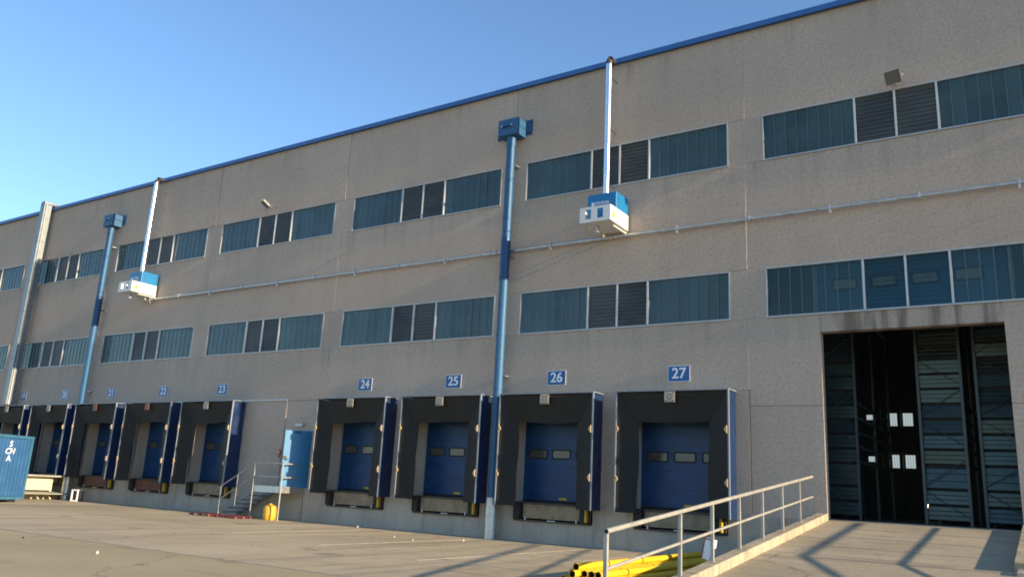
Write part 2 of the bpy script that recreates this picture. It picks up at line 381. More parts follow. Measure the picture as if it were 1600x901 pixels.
# side wall of the ramp under the kerb (set 3 mm proud on the yard side)
MB().hexa([(1.60, -10.6, -.2), (1.637, -10.6, -.2), (1.637, -.02, -.2), (1.60, -.02, -.2), (1.60, -10.6, .02), (1.637, -10.6, .02), (1.637, -.02, rz(0)-.02), (1.60, -.02, rz(0)-.02)]).build('side_wall', 'ramp_wall', ramp)
# right-hand kerb: a broad one that ends where the ramp widens
MB().hexa([(6.002, -5.45, -.2), (6.6, -5.45, -.2), (6.6, -.02, -.2), (6.002, -.02, -.2), (6.002, -5.45, kz(-5.45)), (6.6, -5.45, kz(-5.45)), (6.6, -.02, kz(0)), (6.002, -.02, kz(0))]).build('kerb', 'kerb_concrete', ramp, bevel=.015)
MB().hexa([(6.05, -5.80, -.2), (6.6, -5.80, -.2), (6.6, -5.46, -.2), (6.05, -5.46, -.2), (6.05, -5.80, kz(-5.8)-.1), (6.6, -5.8, kz(-5.8)-.1), (6.6, -5.46, kz(-5.46)-.1), (6.05, -5.46, kz(-5.46)-.1)]).build('kerb', 'plinth', ramp, bevel=.01)

# ------------------------------------------------------------------ the warehouse
WH = thing('warehouse', 'long grey concrete warehouse with blue roof edge and a row of loading docks', 'building')
BAYS = range(-8, 3)
DOCK = {27: -2, 26: -6, 25: -10, 24: -14, 23: -22, 22: -26, 21: -30, 20: -34, 19: -38}
Z = dict(plinth=1.2, j=4.0, w1b=6.38, w1t=7.78, w2b=10.945, w2t=12.332, top=15.17)
GX0, GX1, GZ = 1.88, 6.02, 5.9
def row_y(i, salt):
    fixed = {('t', 0): .004, ('t', -1): -.008, ('t', -2): -.006, ('t', -3): -.020, ('t', -4): -.028, ('t', -5): -.026,
             ('m', 0): .003, ('m', -1): -.008, ('m', -2): -.004, ('m', -3): -.008, ('l', 0): .002, ('l', -1): -.002, ('l', -2): -.005, ('l', -3): -.009}
    return fixed.get((salt, i), (-.006 if i % 2 else 0))
TH = .30
for i in BAYS:
    x0, x1 = 8*i+.011, 8*i+7.989
    y = row_y(i, 't'); MB().box(x0, x1, y, TH, Z['w2t']+.003, Z['top']).build('wall_panel', 'wall', WH, bevel=.004)
    y = row_y(i, 'm'); MB().box(x0, x1, y, TH, Z['w1t']+.003, Z['w2b']-.003).build('wall_panel', 'wall', WH, bevel=.006)
    for (za, zb) in ((Z['w2b'], Z['w2t']), (Z['w1b'], Z['w1t'])):
        MB().box(8*i-.5, 8*i+.5, .0, TH, za, zb).build('wall_pier', 'wall', WH)
    for za_, zb_ in ((Z['w2t']+.01, Z['top']-.01), (Z['w1t']+.01, Z['w2b']-.01), (Z['j']+.43, Z['w1b']-.01)):
        MB().box(8*i-.010, 8*i+.010, .012, .06, za_, zb_).build('sunlit_joint_seal', 'sunlit_sealant', WH)  # pale strip stands for sun caught along the panel joint
    y = row_y(i, 'l')
    if i == 0:
        MB().box(x0, GX0, y, TH, Z['j']+.004, Z['w1b']-.003).build('wall_panel', 'wall', WH); MB().box(GX1, x1, y, TH, Z['j']+.004, Z['w1b']-.003).build('wall_panel', 'wall', WH); MB().box(GX0, GX1, y, TH, GZ, Z['w1b']-.003).build('lintel', 'wall_stain', WH)
        MB().box(x0, GX0, y+.003, TH, Z['plinth']-.05, Z['j']-.004).build('wall_panel', 'wall', WH); MB().box(GX1, x1, y+.003, TH, Z['plinth']-.05, Z['j']-.004).build('wall_panel', 'wall', WH)
    else:
        MB().box(x0, x1, y, TH, Z['j']+.42, Z['w1b']-.003).build('wall_panel', 'wall', WH, bevel=.006)
        holes = [(c-1.42, c+1.42, 0, 3.7) for c in DOCK.values() if x0 < c < x1]
        if i == -3: holes.append((-17.46, -16.46, 0, 3.27))
        MB().plate(x0-.011 if i < -1 else x0, x1+.011 if i < -3 else x1, Z['plinth'], Z['j']+.412, .012 if i < -2 else y+.002, TH+.2, holes).build('wall_panel', 'wall', WH)
    if i >= 0: continue
    holes = [(c-1.36, c+1.36, .62, 9) for c in DOCK.values() if x0 < c < x1]
    MB().plate(8*i, 8*i+8, -.2, Z['plinth']-.004, -.006, TH+.2, holes).build('plinth', 'plinth', WH)
MB().box(0, GX0, -.006, TH, -.2, Z['plinth']-.054).build('plinth', 'plinth', WH)
MB().box(GX1, 24, -.006, TH, -.2, Z['plinth']-.054).build('plinth', 'plinth', WH)
# flashing over the later infill between the far docks
MB().box(-34, -18.0, -.035, .01, 4.413, 4.47).build('flashing', 'alu', WH)
MB().box(-18.05, -18.0, -.02, .01, 1.2, 4.41).build('flashing', 'plinth', WH)
# roof edge, one coping length per bay
for i in BAYS:
    for k in range(2):
        xa = 8*i+4*k
        cp = MB().box(xa+.004, xa+3.996, -.13, .34, 15.175, 15.33).build('coping', 'fascia_blue', WH, bevel=.012)
        MB().box(xa+.004, xa+3.996, -.150, -.131, 15.145, 15.20).build('drip_edge', 'fascia_blue', cp)
# shell: floor, roof, back and end walls
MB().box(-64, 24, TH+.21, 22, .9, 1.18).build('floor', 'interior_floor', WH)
MB().box(GX0, GX1, .28, TH+.22, .7, 1.165).build('threshold', 'dark_steel', WH)
MB().box(-64, 24, .35, 22.3, 14.9, 15.17).build('roof', 'roof_top', WH)
MB().box(-64, -63.7, TH, 22, 0, 14.9).build('end_wall', 'wall', WH); MB().box(23.7, 24, TH, 22, 0, 14.9).build('end_wall', 'wall', WH)
fw = [(x, x+.44, za, za+.62) for x in (.0, .70) for za in (3.45, 5.45)]+[(-.95, -.55, 3.72, 3.98), (-.95, -.55, 5.75, 6.0)]
bw = MB().plate(-64, 24, 0, 14.9, 22, 22.3, fw).build('back_wall', 'back_wall', WH)
for (xa, xb, za, zb) in fw:
    MB().box(xa+.002, xb-.002, 22.1, 22.13, za+.002, zb-.002).build('window_pane', 'daylit_pane', bw)
    for q in (1, 2, 3): MB().box(xa+(xb-xa)*q/4-.006, xa+(xb-xa)*q/4+.006, 22.07, 22.099, za+.002, zb-.002).build('glazing_bar', 'white_alu', bw)
for x in (-.35, .54, 1.36): MB().box(x, x+.10, 21.6, 21.99, 1.19, 14.88).build('column', 'back_wall', WH)
for z in (6.4, 9.0): MB().box(-3, 6, 21.4, 21.59, z, z+.25).build('beam', 'back_wall', WH)
# ---- windows: aluminium frame, profiled glass strips, louvred middle lights
H = 1.386
def frame_mesh(h):
    m = MB(); w_ = 7.0; t_ = .036; d0, d1 = -.012, .10
    m.box(0, w_, d0, d1, 0, t_); m.box(0, w_, d0, d1, h-t_, h); m.box(0, t_, d0, d1, t_, h-t_); m.box(w_-t_, w_, d0, d1, t_, h-t_)
    m.box(-.02, w_+.02, -.045, -.013, -.012, .02)
    return m.mesh('window', 'alu')
def strip_mesh(w_, h):
    m = MB(); p = [(0, -.022), (.010, -.024), (.024, -.004), (w_*.5, .000), (w_-.024, -.004), (w_-.010, -.024), (w_, -.022), (w_, .012), (0, .012)]
    vs = [(x, y, z) for z in (0, h) for x, y in p]; n_ = len(p)
    fs = [(i, (i+1) % n_, n_+(i+1) % n_, n_+i) for i in range(n_)]+[tuple(range(n_-1, -1, -1)), tuple(range(n_, 2*n_))]
    me = m.add(vs, fs).mesh('glass_strip', 'strip_glass'); me.materials.append(M['strip_flange'])
    for k in (0, 4, 5): me.polygons[k].material_index = 1
    return me
def louver_mesh(w_, h, n_=11, ang=9):
    m = MB(); p = h/n_; c_, s_ = math.cos(R(ang)), math.sin(R(ang))
    for k in range(n_):
        z = p*(k+.5); L = p*.60
        m.hexa([(0, -L*s_-.004, z-L*c_), (w_, -L*s_-.004, z-L*c_), (w_, -L*s_+.004, z-L*c_), (0, -L*s_+.004, z-L*c_),
                (0, L*s_-.004, z+L*c_), (w_, L*s_-.004, z+L*c_), (w_, L*s_+.004, z+L*c_), (0, L*s_+.004, z+L*c_)])
    return m.mesh('louver_blades', 'louver_glass')
NS = 8
FM = frame_mesh(H+.012); SW = (2.5-.045-.03)/NS; SM = strip_mesh(SW-.004, H-.09+.012); LM = louver_mesh(.93, H-.08); 
MUL = MB().box(-.024, .024, -.02, .09, .046, H-.034).mesh('mullion', 'white_alu'); TRIM = MB().box(-.008, .008, -.010, .012, .047, H-.035).mesh('glazing_bar', 'alu')
SMG = SM.copy(); SMG.materials[0] = M['gate_glass']; LMG = LM.copy(); LMG.materials[0] = M['gate_glass']
for i in BAYS:
    for zb in (Z['w1b'], Z['w2b']):
        clear_ = i == 0 and zb < 8
        W = link('window', FM, WH, loc=(8*i+.5, .0, zb+.002))
        for mx_ in (2.5, 3.5, 4.5): link('mullion', MUL, W, loc=(mx_, 0, 0))
        for base in (.047, 4.53):
            for k in range(NS):
                link('glass_strip', SMG if clear_ else SM, W, loc=(base+k*SW, .055+random.uniform(-.002, .002), .046), rot=(0, 0, R(random.uniform(-.2, .2))))
        for mx_ in (2.533, 3.533):
            l_ = link('louver_blades', LMG if clear_ else LM, W, loc=(mx_+.002, .05, .045), kind='stuff')
# the raised blue sectional gate seen through the lower glass above the opening
gate = MB().box(GX0-.1, GX1+.15, .46, .50, 6.02, 7.95).build('raised_gate', 'heater_blue', WH)
for k in range(4):
    xa = 2.12+.965*k
    f_ = MB().plate(xa, xa+.66, 7.06, 7.42, .435, .458, [(xa+.06, xa+.60, 7.12, 7.36)]).build('window_frame', 'rubber', gate)
    MB().box(xa+.055, xa+.605, .445, .457, 7.115, 7.365).build('window_pane', 'label_buff', gate)
for k in range(4): MB().box(GX0-.1, GX1+.15, .452, .459, 6.45+.48*k, 6.462+.48*k).build('seam', 'dark_steel', gate)
MB().box(GX0-.22, GX0-.12, .42, .5, 5.95, 9).build('gate_track', 'alu', WH); MB().box(GX1+.17, GX1+.27, .42, .5, 5.95, 9).build('gate_track', 'alu', WH)
# ---- dock doors and levellers
SEC = MB().box(-1.41, 1.41, 0, .04, .002, .4975).mesh('door_section', 'door_blue')
def rrect(w_, h_, r_, n_=5):
    pts = []
    for (cx, cz, a0) in ((w_/2-r_, -h_/2+r_, -90), (w_/2-r_, h_/2-r_, 0), (-w_/2+r_, h_/2-r_, 90), (-w_/2+r_, -h_/2+r_, 180)):
        for k in range(n_+1): pts.append((cx+r_*math.cos(R(a0+90*k/n_)), cz+r_*math.sin(R(a0+90*k/n_))))
    return pts
def rframe(w_, h_, r_, t_, y0, y1, mat, name):
    o_ = rrect(w_, h_, r_); i_ = rrect(w_-2*t_, h_-2*t_, max(.01, r_-t_)); n_ = len(o_); vs = []; fs = []
    for p, q in zip(o_, i_): vs += [(p[0], y0, p[1]), (q[0], y0, q[1]), (q[0], y1, q[1]), (p[0], y1, p[1])]
    for k in range(n_):
        a_, b_ = 4*k, 4*((k+1) % n_)
        for e in range(4): fs.append((a_+e, a_+(e+1) % 4, b_+(e+1) % 4, b_+e))
    return MB().add(vs, fs).mesh(name, mat)
def rpanel(w_, h_, r_, y0, y1, mat, name):
    o_ = rrect(w_, h_, r_); n_ = len(o_); vs = [(p[0], y0, p[1]) for p in o_]+[(p[0], y1, p[1]) for p in o_]
    return MB().add(vs, [tuple(range(n_)), tuple(range(2*n_-1, n_-1, -1))]+[(k+n_, (k+1) % n_+n_, (k+1) % n_, k) for k in range(n_)]).mesh(name, mat)
WF = rframe(.66, .30, .07, .04, -.014, 0, 'rubber', 'window_frame'); WP = rpanel(.585, .225, .05, -.006, 0, 'door_glass', 'window_pane')
LAB = MB().box(-.13, .13, -.008, 0, 0, .075).mesh('warning_label', 'yellow_paint')
BUM = MB().box(-.11, .11, -.14, 0, 0, .48).mesh('bumper', 'rubber')
BST = MB().box(.055, .112, -.144, -.02, .02, .46).mesh('bumper_stripe', 'yellow_paint')
for n_, c in DOCK.items():
    d = MB().box(-1.415, -1.33, -.03, .05, 0, 2.6).box(1.33, 1.415, -.03, .05, 0, 2.6).box(-1.329, 1.329, .0, .05, 2.45, 2.6).build('dock_door', 'alu', WH, loc=(c, .45, 1.18))
    for k in range(6):
        s_ = link('door_section', SEC, d, loc=(0, .0, .06+.5*k))
    MB().box(-1.41, 1.41, -.01, .05, .004, .06).build('bottom_seal', 'rubber', d)
    for k in (-1, 0, 1):
        link('window_frame', WF, d, loc=(k*.83, -.001, 1.45)); link('window_pane', WP, d, loc=(k*.83, -.001, 1.45))
    link('warning_label', LAB, d, loc=(.1, -.001, .085))
    # reveal of the recess
    MB().box(c-1.47, c-1.421, .0, .52, 1.2, 3.7).build('door_reveal', 'reveal', WH); MB().box(c+1.421, c+1.47, .0, .52, 1.2, 3.7).build('door_reveal', 'reveal', WH)
    MB().box(c-1.36, c+1.36, .02, .6, .9, 1.165).build('pit_edge', 'dark_steel', WH)
    lv = MB().box(-.99, .99, .0, .05, .06, .47).build('dock_leveler', 'leveler_rust' if n_ in (21, 22) else 'leveler_buff', WH, loc=(c, -.06, .64), bevel=.006)
    MB().box(-1.0, 1.0, -.05, .07, .475, .525).build('lip', 'dark_steel', lv)
    MB().box(-1.30, 1.30, -.02, .04, -.035, .015).box(-1.33, -1.29, -.02, .04, .016, .5).box(1.29, 1.33, -.02, .04, .016, .5).build('pit_frame', 'dark_steel', lv)
    MB().box(-.9, -.86, -.05, .0, .0, .1).box(.86, .9, -.05, .0, .0, .1).box(-.12, .16, -.03, 0, .0, .03).build('lip_keeper', 'alu', lv)
    for sx in (-1, 1):
        b_ = link('bumper', BUM, lv, loc=(sx*1.145, .0, .03))
        if sx > 0: link('bumper_stripe', BST, b_)

# ------------------------------------------------------------------ dock shelters and number signs
D = .68
def vinyl_side(sx, ph):
    def fn(u, v):   # a slightly slack tarpaulin: u runs from the wall to the front edge, v up
        z = 1.05+v*3.30; b = .016*math.sin(u*3.14)*math.sin(v*11+ph+u*2)+.010*math.sin(v*23+u*5+ph)*math.sin(3.14*u)
        return (u, b, z)
    nu, nv = 6, 26; vs = []; 
    for side in (0, 1):
        for j in range(nv+1):
            for i in range(nu+1):
                u, b, z = fn(i/nu, j/nv); vs.append((sx*(1.615+b)-side*sx*.012, -.03-u*(D-.05), z))
    K = (nu+1)*(nv+1); fs = []; W_ = nu+1
    for j in range(nv):
        for i in range(nu):
            q = (j*W_+i, j*W_+i+1, (j+1)*W_+i+1, (j+1)*W_+i)
            fs.append(q if sx < 0 else q[::-1]); q2 = tuple(k+K for k in q); fs.append(q2[::-1] if sx < 0 else q2)
    edge = [i for i in range(W_)]+[j*W_+nu for j in range(1, nv+1)]+[nv*W_+i for i in range(nu-1, -1, -1)]+[j*W_ for j in range(nv-1, 0, -1)]
    for a_, b_ in zip(edge, edge[1:]+edge[:1]): fs.append((b_, a_, a_+K, b_+K))
    return MB().add(vs, fs)
def side_curtain(sx, ph):
    def fn(u, v):
        z = 1.05+v*3.26
        b0 = 1.00 if sx > 0 else 1.06
        inner = b0+(.03+.03*math.sin(ph*3))*math.sin(v*7+ph)*(1-v) if z < 3.45 else b0+(z-3.45)/.86*.26
        x = 1.59+(inner-1.59)*u
        y = -D+.015+.26*u+.022*math.sin(u*5+v*6+ph)*u+.012*math.sin(v*17+ph)*u
        return (sx*x, y, z)
    m = MB().sheet(fn, 8, 26, .02)
    return m
def head_curtain(ph):
    def fn(u, v):
        x = -1.56+3.12*u; z = 3.54+.03*math.sin(u*(6+2*math.sin(ph*5))+ph)-.04*math.sin(3.14*u)*(.5+.5*math.sin(ph*2))+(4.31-3.52)*v
        return (x, -D+.24-.19*v+.018*math.sin(u*7+ph)*(1-v)+.008*math.sin(u*23+v*4), z)
    return MB().sheet(fn, 22, 8, .018)
for n_, c in DOCK.items():
    ph = n_*1.7
    desc = {27: 'beside the ramp', 26: 'right of the blue downpipe', 25: 'left of the blue downpipe', 24: 'right of the small blue door', 23: 'beside the metal stairs', 22: 'with rust-red tag', 21: 'with rust-red tag above the white frame', 20: 'behind the cream platform', 19: 'behind the blue container'}[n_]
    sh = thing('dock_shelter', f'blue and black dock shelter under sign {n_}, {desc}', 'dock shelter', (c, 0, 0), 0, 'dock shelters along the warehouse')
    fr = MB()
    for sx in (-1, 1):
        xa, xb = sorted((sx*1.65, sx*1.605)); fr.box(xa, xb, -D-.01, -D+.045, 1.04, 4.36)
    fr.box(-1.65, 1.65, -D-.012, -D+.045, 4.361, 4.395)
    fr.box(-1.65, 1.65, -D+.046, -.025, 4.372, 4.40)
    fr.build('frame', 'frame_grey', sh, bevel=.004)
    for sx in (-1, 1):
        vinyl_side(sx, ph).build('side_panel', 'vinyl_blue', sh, smooth=True)
        side_curtain(sx, ph+sx).build('side_curtain', 'curtain', sh, smooth=True)
        for z in (1.95, 3.32):
            x = sx*1.602
            MB().hexa([(x-sx*.075, -D-.06, z-.03), (x, -D-.06, z-.11), (x, -D-.015, z-.11), (x-sx*.075, -D-.015, z-.03),
                       (x-sx*.075, -D-.06, z+.03), (x, -D-.06, z+.11), (x, -D-.015, z+.11), (x-sx*.075, -D-.015, z+.03)] if sx < 0 else
                      [(x, -D-.06, z-.11), (x-.075, -D-.06, z-.03), (x-.075, -D-.015, z-.03), (x, -D-.015, z-.11),
                       (x, -D-.06, z+.11), (x-.075, -D-.06, z+.03), (x-.075, -D-.015, z+.03), (x, -D-.015, z+.11)]).build('edge_marker', 'marker', sh, bevel=.008)
    head_curtain(ph).build('head_curtain', 'curtain', sh, smooth=True)
    tg = MB().box(-.15, .15, -D-.032, -D-.022, 4.05, 4.345).build('maker_tag', 'label_red' if n_ in (21, 22) else 'label_buff', sh)
    m = MB(); ring(m, 0, 4.2, -D-.037, .062, .09); m.box(-.04, .04, -D-.037, -D-.033, 4.19, 4.21); m.box(-.13, .13, -D-.037, -D-.033, 4.06, 4.085)
    for sx in (-1, 1):
        for sz in (-1, 1): m.box(sx*.11-.02, sx*.11+.02, -D-.037, -D-.033, 4.2+sz*.105-.02, 4.2+sz*.105+.02)
    m.build('emblem', 'label_dark', tg)
    sg = thing('number_sign', f'blue sign, white number {n_}, over the shelter {desc}', 'sign', (c, 0, 4.93), 0, 'dock number signs')
    MB().box(-.328, .328, -.03, -.014, -.228, .228).build('plate', 'sign_white', sg)
    MB().box(-.312, .312, -.034, -.0305, -.212, .212).build('panel', 'sign_blue', sg)
    tm = text_mesh(str(n_), .42, .002, sx=1.02); tm.materials.append(M['sign_white']); link('digits', tm, sg, loc=(0, -.0375, 0))

# ------------------------------------------------------------------ vertical blue ducts with head boxes
def blue_duct(x, label, flip=0):
    d = thing('exhaust_duct', label, 'duct', (x, 0, 0), 0, 'blue exhaust ducts')
    y = -.35; r_ = .148
    hb = MB().box(-.42, .38, -.58, -.05, 13.24, 13.83).build('head_box', 'duct_blue', d, bevel=.012)
    MB().box(-.78, .62, -.049, -.004, 13.36, 13.90).build('back_plate', 'duct_blue_dark', d)
    MB().box(.42, .56, -.056, -.050, 13.46, 13.78).build('access_panel', 'duct_blue', hb)
    for sx in (-.24, .16): MB().tube([(sx, -.585, 13.56), (sx, -.65, 13.56)], .035, 10).build('handle_post', 'galv', hb)
    MB().tube([(-.24, -.63, 13.545), (.16, -.63, 13.545)], .022, 8).build('handle_bar', 'duct_blue_dark', hb)
    segs = [(13.23, 12.9, 'duct_blue', r_+.01), (12.89, 11.6, 'duct_blue', r_), (11.59, 10.3, 'duct_blue', r_), (10.29, 9.62, 'duct_blue', r_), (9.61, 8.2, 'duct_blue_dark', r_+.012), (8.19, 7.3, 'duct_blue', r_), (7.29, 6.35, 'duct_blue', r_), (6.34, 5.6, 'duct_blue', r_), (5.59, 4.6, 'duct_blue', r_), (4.59, 3.2, 'duct_blue', r_), (3.19, 1.24, 'duct_blue', r_)]
    for za, zb, mt, q in segs:
        MB().tube([(0, y, zb), (0, y, za)], q, 20).build('pipe_section', mt, d, smooth=True)
    for z in (12.895, 11.595, 10.295, 8.195, 7.295, 6.345, 5.595, 4.595, 3.195):
        MB().tube([(0, y, z-.03), (0, y, z+.03)], r_+.012, 20).build('joint_ring', 'duct_blue', d, smooth=True)
    MB().tube([(0, y, .012), (0, y, 1.235)], .19, 20).build('base_sleeve', 'galv', d, smooth=True)
    for z in (12.2, 9.0, 5.0, 2.2): MB().box(-.17, .17, y+.12, -.008, z, z+.04).build('wall_bracket', 'galv', d)
    return d
blue_duct(-7.95, 'blue exhaust duct running down between docks 25 and 26')
blue_duct(-31.85, 'thinner-looking distant blue exhaust duct, near the left edge')

# ------------------------------------------------------------------ heaters with steel flues
def heater(x, label):
    h = thing('wall_heater', label, 'heater', (x, 0, 9.36), 0, 'blue and white wall heaters')
    b = MB().box(-.98, .0, -.92, -.08, .12, 1.03).build('casing', 'heater_blue', h, bevel=.025)
    MB().box(.001, .006, -.78, -.75, .50, .98).build('side_seam', 'fascia_blue', b)
    c = MB()
    c.plate(-1.0, .02, 0, .48, -1.34, -1.325, [(-.82, -.62, .10, .40), (-.42, -.22, .10, .40)])
    cg = c.build('guard_front', 'heater_white', h)
    MB().box(.005, .02, -1.324, -.10, 0, .48).build('guard_side', 'heater_white', h)
    MB().plate(0, 1.224, 0, .48, 0, .015, [(.35, .95, .1, .4)]).build('guard_side', 'heater_white', h, loc=(-1.0, -.10, 0)).rotation_euler = (0, 0, R(-90))
    MB().box(-.98, .0, -1.32, -.10, 0, .012).build('guard_floor', 'heater_white', h)
    MB().box(-.9, -.7, -1.3, -.95, .014, .1).build('inner_baffle', 'heater_white', h)
    # warning triangle on the sunny side
    MB().add([(.021, -1.22, .14), (.021, -.98, .14), (.021, -1.10, .37), (.024, -1.22, .14), (.024, -.98, .14), (.024, -1.10, .37)], [(0, 2, 1), (3, 4, 5), (0, 1, 4, 3), (1, 2, 5, 4), (2, 0, 3, 5)]).build('warning_sticker', 'sticker_yellow', h)
    MB().box(-.62, -.56, -1.0, -.9, -.22, -.001).build('gas_stub', 'galv', h)
    for bx in (-.9, -.14): MB().box(bx, bx+.06, -.9, -.02, -.06, -.002).build('bracket', 'heater_white', h)
    # maker's lettering, too blurred to read: a square mark, a row of strokes and two short lines
    m = MB(); yy = -.926
    m.box(-.83, -.74, yy, yy+.005, .66, .76)
    for k in range(7):
        xa = -.71+k*.068; m.box(xa, xa+.014, yy, yy+.005, .68, .76); m.box(xa+.018, xa+.044, yy, yy+.005, .745 if k % 2 else .68, .76 if k % 2 else .695); m.box(xa+.036, xa+.048, yy, yy+.005, .69, .745)
    m.box(-.76, -.55, yy, yy+.005, .60, .635); m.box(-.50, -.26, yy, yy+.005, .605, .635)
    m.build('lettering', 'sign_white', b)
    f = thing('flue_pipe', label.replace('blue and white wall heater', 'polished steel flue rising from the heater'), 'flue', (x-.50, -.62, 10.39), 0, 'polished steel flues')
    zs_ = [0, .9, 1.85, 2.8, 3.75, 4.49]
    for za, zb in zip(zs_, zs_[1:]):
        MB().tube([(0, 0, za+.004), (0, 0, zb-.004)], .095, 20).build('flue_section', 'flue_steel', f, smooth=True)
    for z in zs_[1:-1]: MB().tube([(0, 0, z-.02), (0, 0, z+.02)], .103, 20).build('joint_ring', 'flue_steel', f, smooth=True)
    MB().tube([(0, 0, 4.50), (0, .01, 4.60), (0, .07, 4.69), (0, .30, 4.72)], .100, 14).build('cap_elbow', 'dark_steel', f, smooth=True)
    for z in (.45, 2.3, 4.1): MB().box(-.01, .01, .09, .605, z, z+.02).build('standoff', 'dark_steel', f)
heater(-3.64, 'blue and white wall heater right of the downpipe, above dock 26')
heater(-27.64, 'blue and white wall heater far left, above docks 21 and 22')

# ------------------------------------------------------------------ horizontal conduit with brackets
cp_ = thing('gas_pipe', 'thin galvanised pipe running level between the two window rows', 'pipe', (-28, -.17, 9.2))
xx = -28.2
while xx < 24:
    xe = min(24, xx+6)
    MB().tube([(xx+28+.003, 0, 0), (xe+28-.003, 0, 0)], .048, 12).build('pipe_length', 'galv', cp_, smooth=True); xx += 6
xb = -27.8
k = 0
while xb < 23:
    MB().box(xb+28-.015, xb+28+.015, -.09, .165, .052, .075).box(xb+28-.015, xb+28+.015, -.09, -.07, -.075, .051).build('bracket', 'galv', cp_)
    if k % 2 == 0: MB().box(xb+28-.03, xb+28+.03, -.05, .0, -.15, -.05).build('clip', 'white_alu', cp_)
    xb += 2.15; k += 1

# ------------------------------------------------------------------ big rectangular duct at the far left
bd = thing('rectangular_duct', 'tall rectangular galvanised duct climbing over the roof edge at far left', 'duct', (-38.9, -.60, 4.47))
for za, zb in ((0, 2.4), (2.41, 4.9), (4.91, 6.6), (6.61, 8.8), (8.81, 10.92)):
    MB().box(.06, .48, 0, .40, za, zb).build('duct_section', 'duct_grey', bd, bevel=.008)
    MB().box(.05, .49, -.01, .41, zb-.03, zb).build('flange', 'duct_grey', bd)
MB().box(.06, .48, 0, 1.6, 10.93, 11.10).build('roof_elbow', 'duct_grey', bd, bevel=.02)
MB().tube([(.53, .1, 0), (.53, .1, 10.93), (.53, .7, 11.05)], .032, 8).build('drain_pipe', 'alu', bd)

# ------------------------------------------------------------------ floodlights
def floodlight(x, z, rot, tilt, label):
    sc_ = .82; f = thing('floodlight', label, 'floodlight', (x, 0, z), 0, 'floodlights above the upper windows')
    hd = MB().hexa([(-.22, -.07, -.19), (.22, -.07, -.19), (.26, .04, -.23), (-.26, .04, -.23), (-.22, -.07, .19), (.22, -.07, .19), (.26, .04, .23), (-.26, .04, .23)])
    # local +y is the glass side
    o = hd.build('housing', 'lamp_housing', f, bevel=.01, loc=(0, -.36, 0)); o.rotation_euler = (R(tilt), 0, R(180+rot))
    MB().box(-.235, .235, .041, .048, -.205, .205).build('lens', 'lamp_glass', o)
    MB().box(-.29, -.262, -.05, .0, -.03, .03).box(.262, .29, -.05, 0, -.03, .03).build('yoke', 'lamp_housing', o)
    o.scale = (sc_, sc_, sc_)
    MB().tube([(0, -.008, .0), (0, -.30, .0)], .03, 8).build('arm', 'galv', f); MB().box(-.07, .07, -.022, -.006, -.07, .07).build('wall_plate', 'galv', f)
floodlight(4.05, 12.50, -14, -24, 'dark square floodlight on the wall near the top right corner')
floodlight(-20.35, 12.70, -30, -52, 'pale floodlight above the upper window left of centre, sunlit side')

# ------------------------------------------------------------------ small side door, open, with lamp and alarm
MB().box(-17.46, -17.40, -.02, .2, 1.18, 3.27).box(-16.52, -16.46, -.02, .2, 1.18, 3.27).box(-17.40, -16.52, -.02, .2, 3.21, 3.27).build('door_frame', 'entry_blue', WH)
dr = MB().box(-.94, 0, -.025, .025, 0, 2.04).build('entry_door', 'entry_blue', WH, bevel=.004, loc=(-16.50, -.045, 1.185)); dr.rotation_euler = (0, 0, R(62))
MB().tube([(-.86, .026, .98), (-.86, .07, .98), (-.76, .07, .98)], .013, 8).tube([(-.86, -.026, .98), (-.86, -.07, .98), (-.76, -.07, .98)], .013, 8).build('handle', 'dark_steel', dr)
MB().box(-.93, -.80, -.034, -.0255, 1.0, 1.1).build('lock_plate', 'dark_steel', dr)
MB().box(-.60, -.36, -.034, -.026, 1.94, 2.03).build('door_closer', 'duct_blue_dark', dr)
el = thing('emergency_light', 'pale emergency light box above the small blue door', 'light', (-17.15, 0, 3.40), 0)
MB().box(-.21, .21, -.09, -.006, 0, .14).build('casing', 'label_buff', el, bevel=.015); MB().box(-.19, .19, -.105, -.091, .015, .125).build('diffuser', 'white_alu', el, bevel=.01)
al = thing('alarm_button', 'small red alarm button box left of the small blue door', 'alarm', (-18.10, 0, 2.28), 0)
MB().box(-.07, .07, -.07, -.022, .08, .24).build('box', 'alarm_red', al, bevel=.01); MB().box(-.05, .05, -.04, -.022, -.05, .06).build('label_plate', 'label_red', al)
MB().tube([(0, -.071, .16), (0, -.085, .16)], .035, 12).build('button', 'sign_white', al)

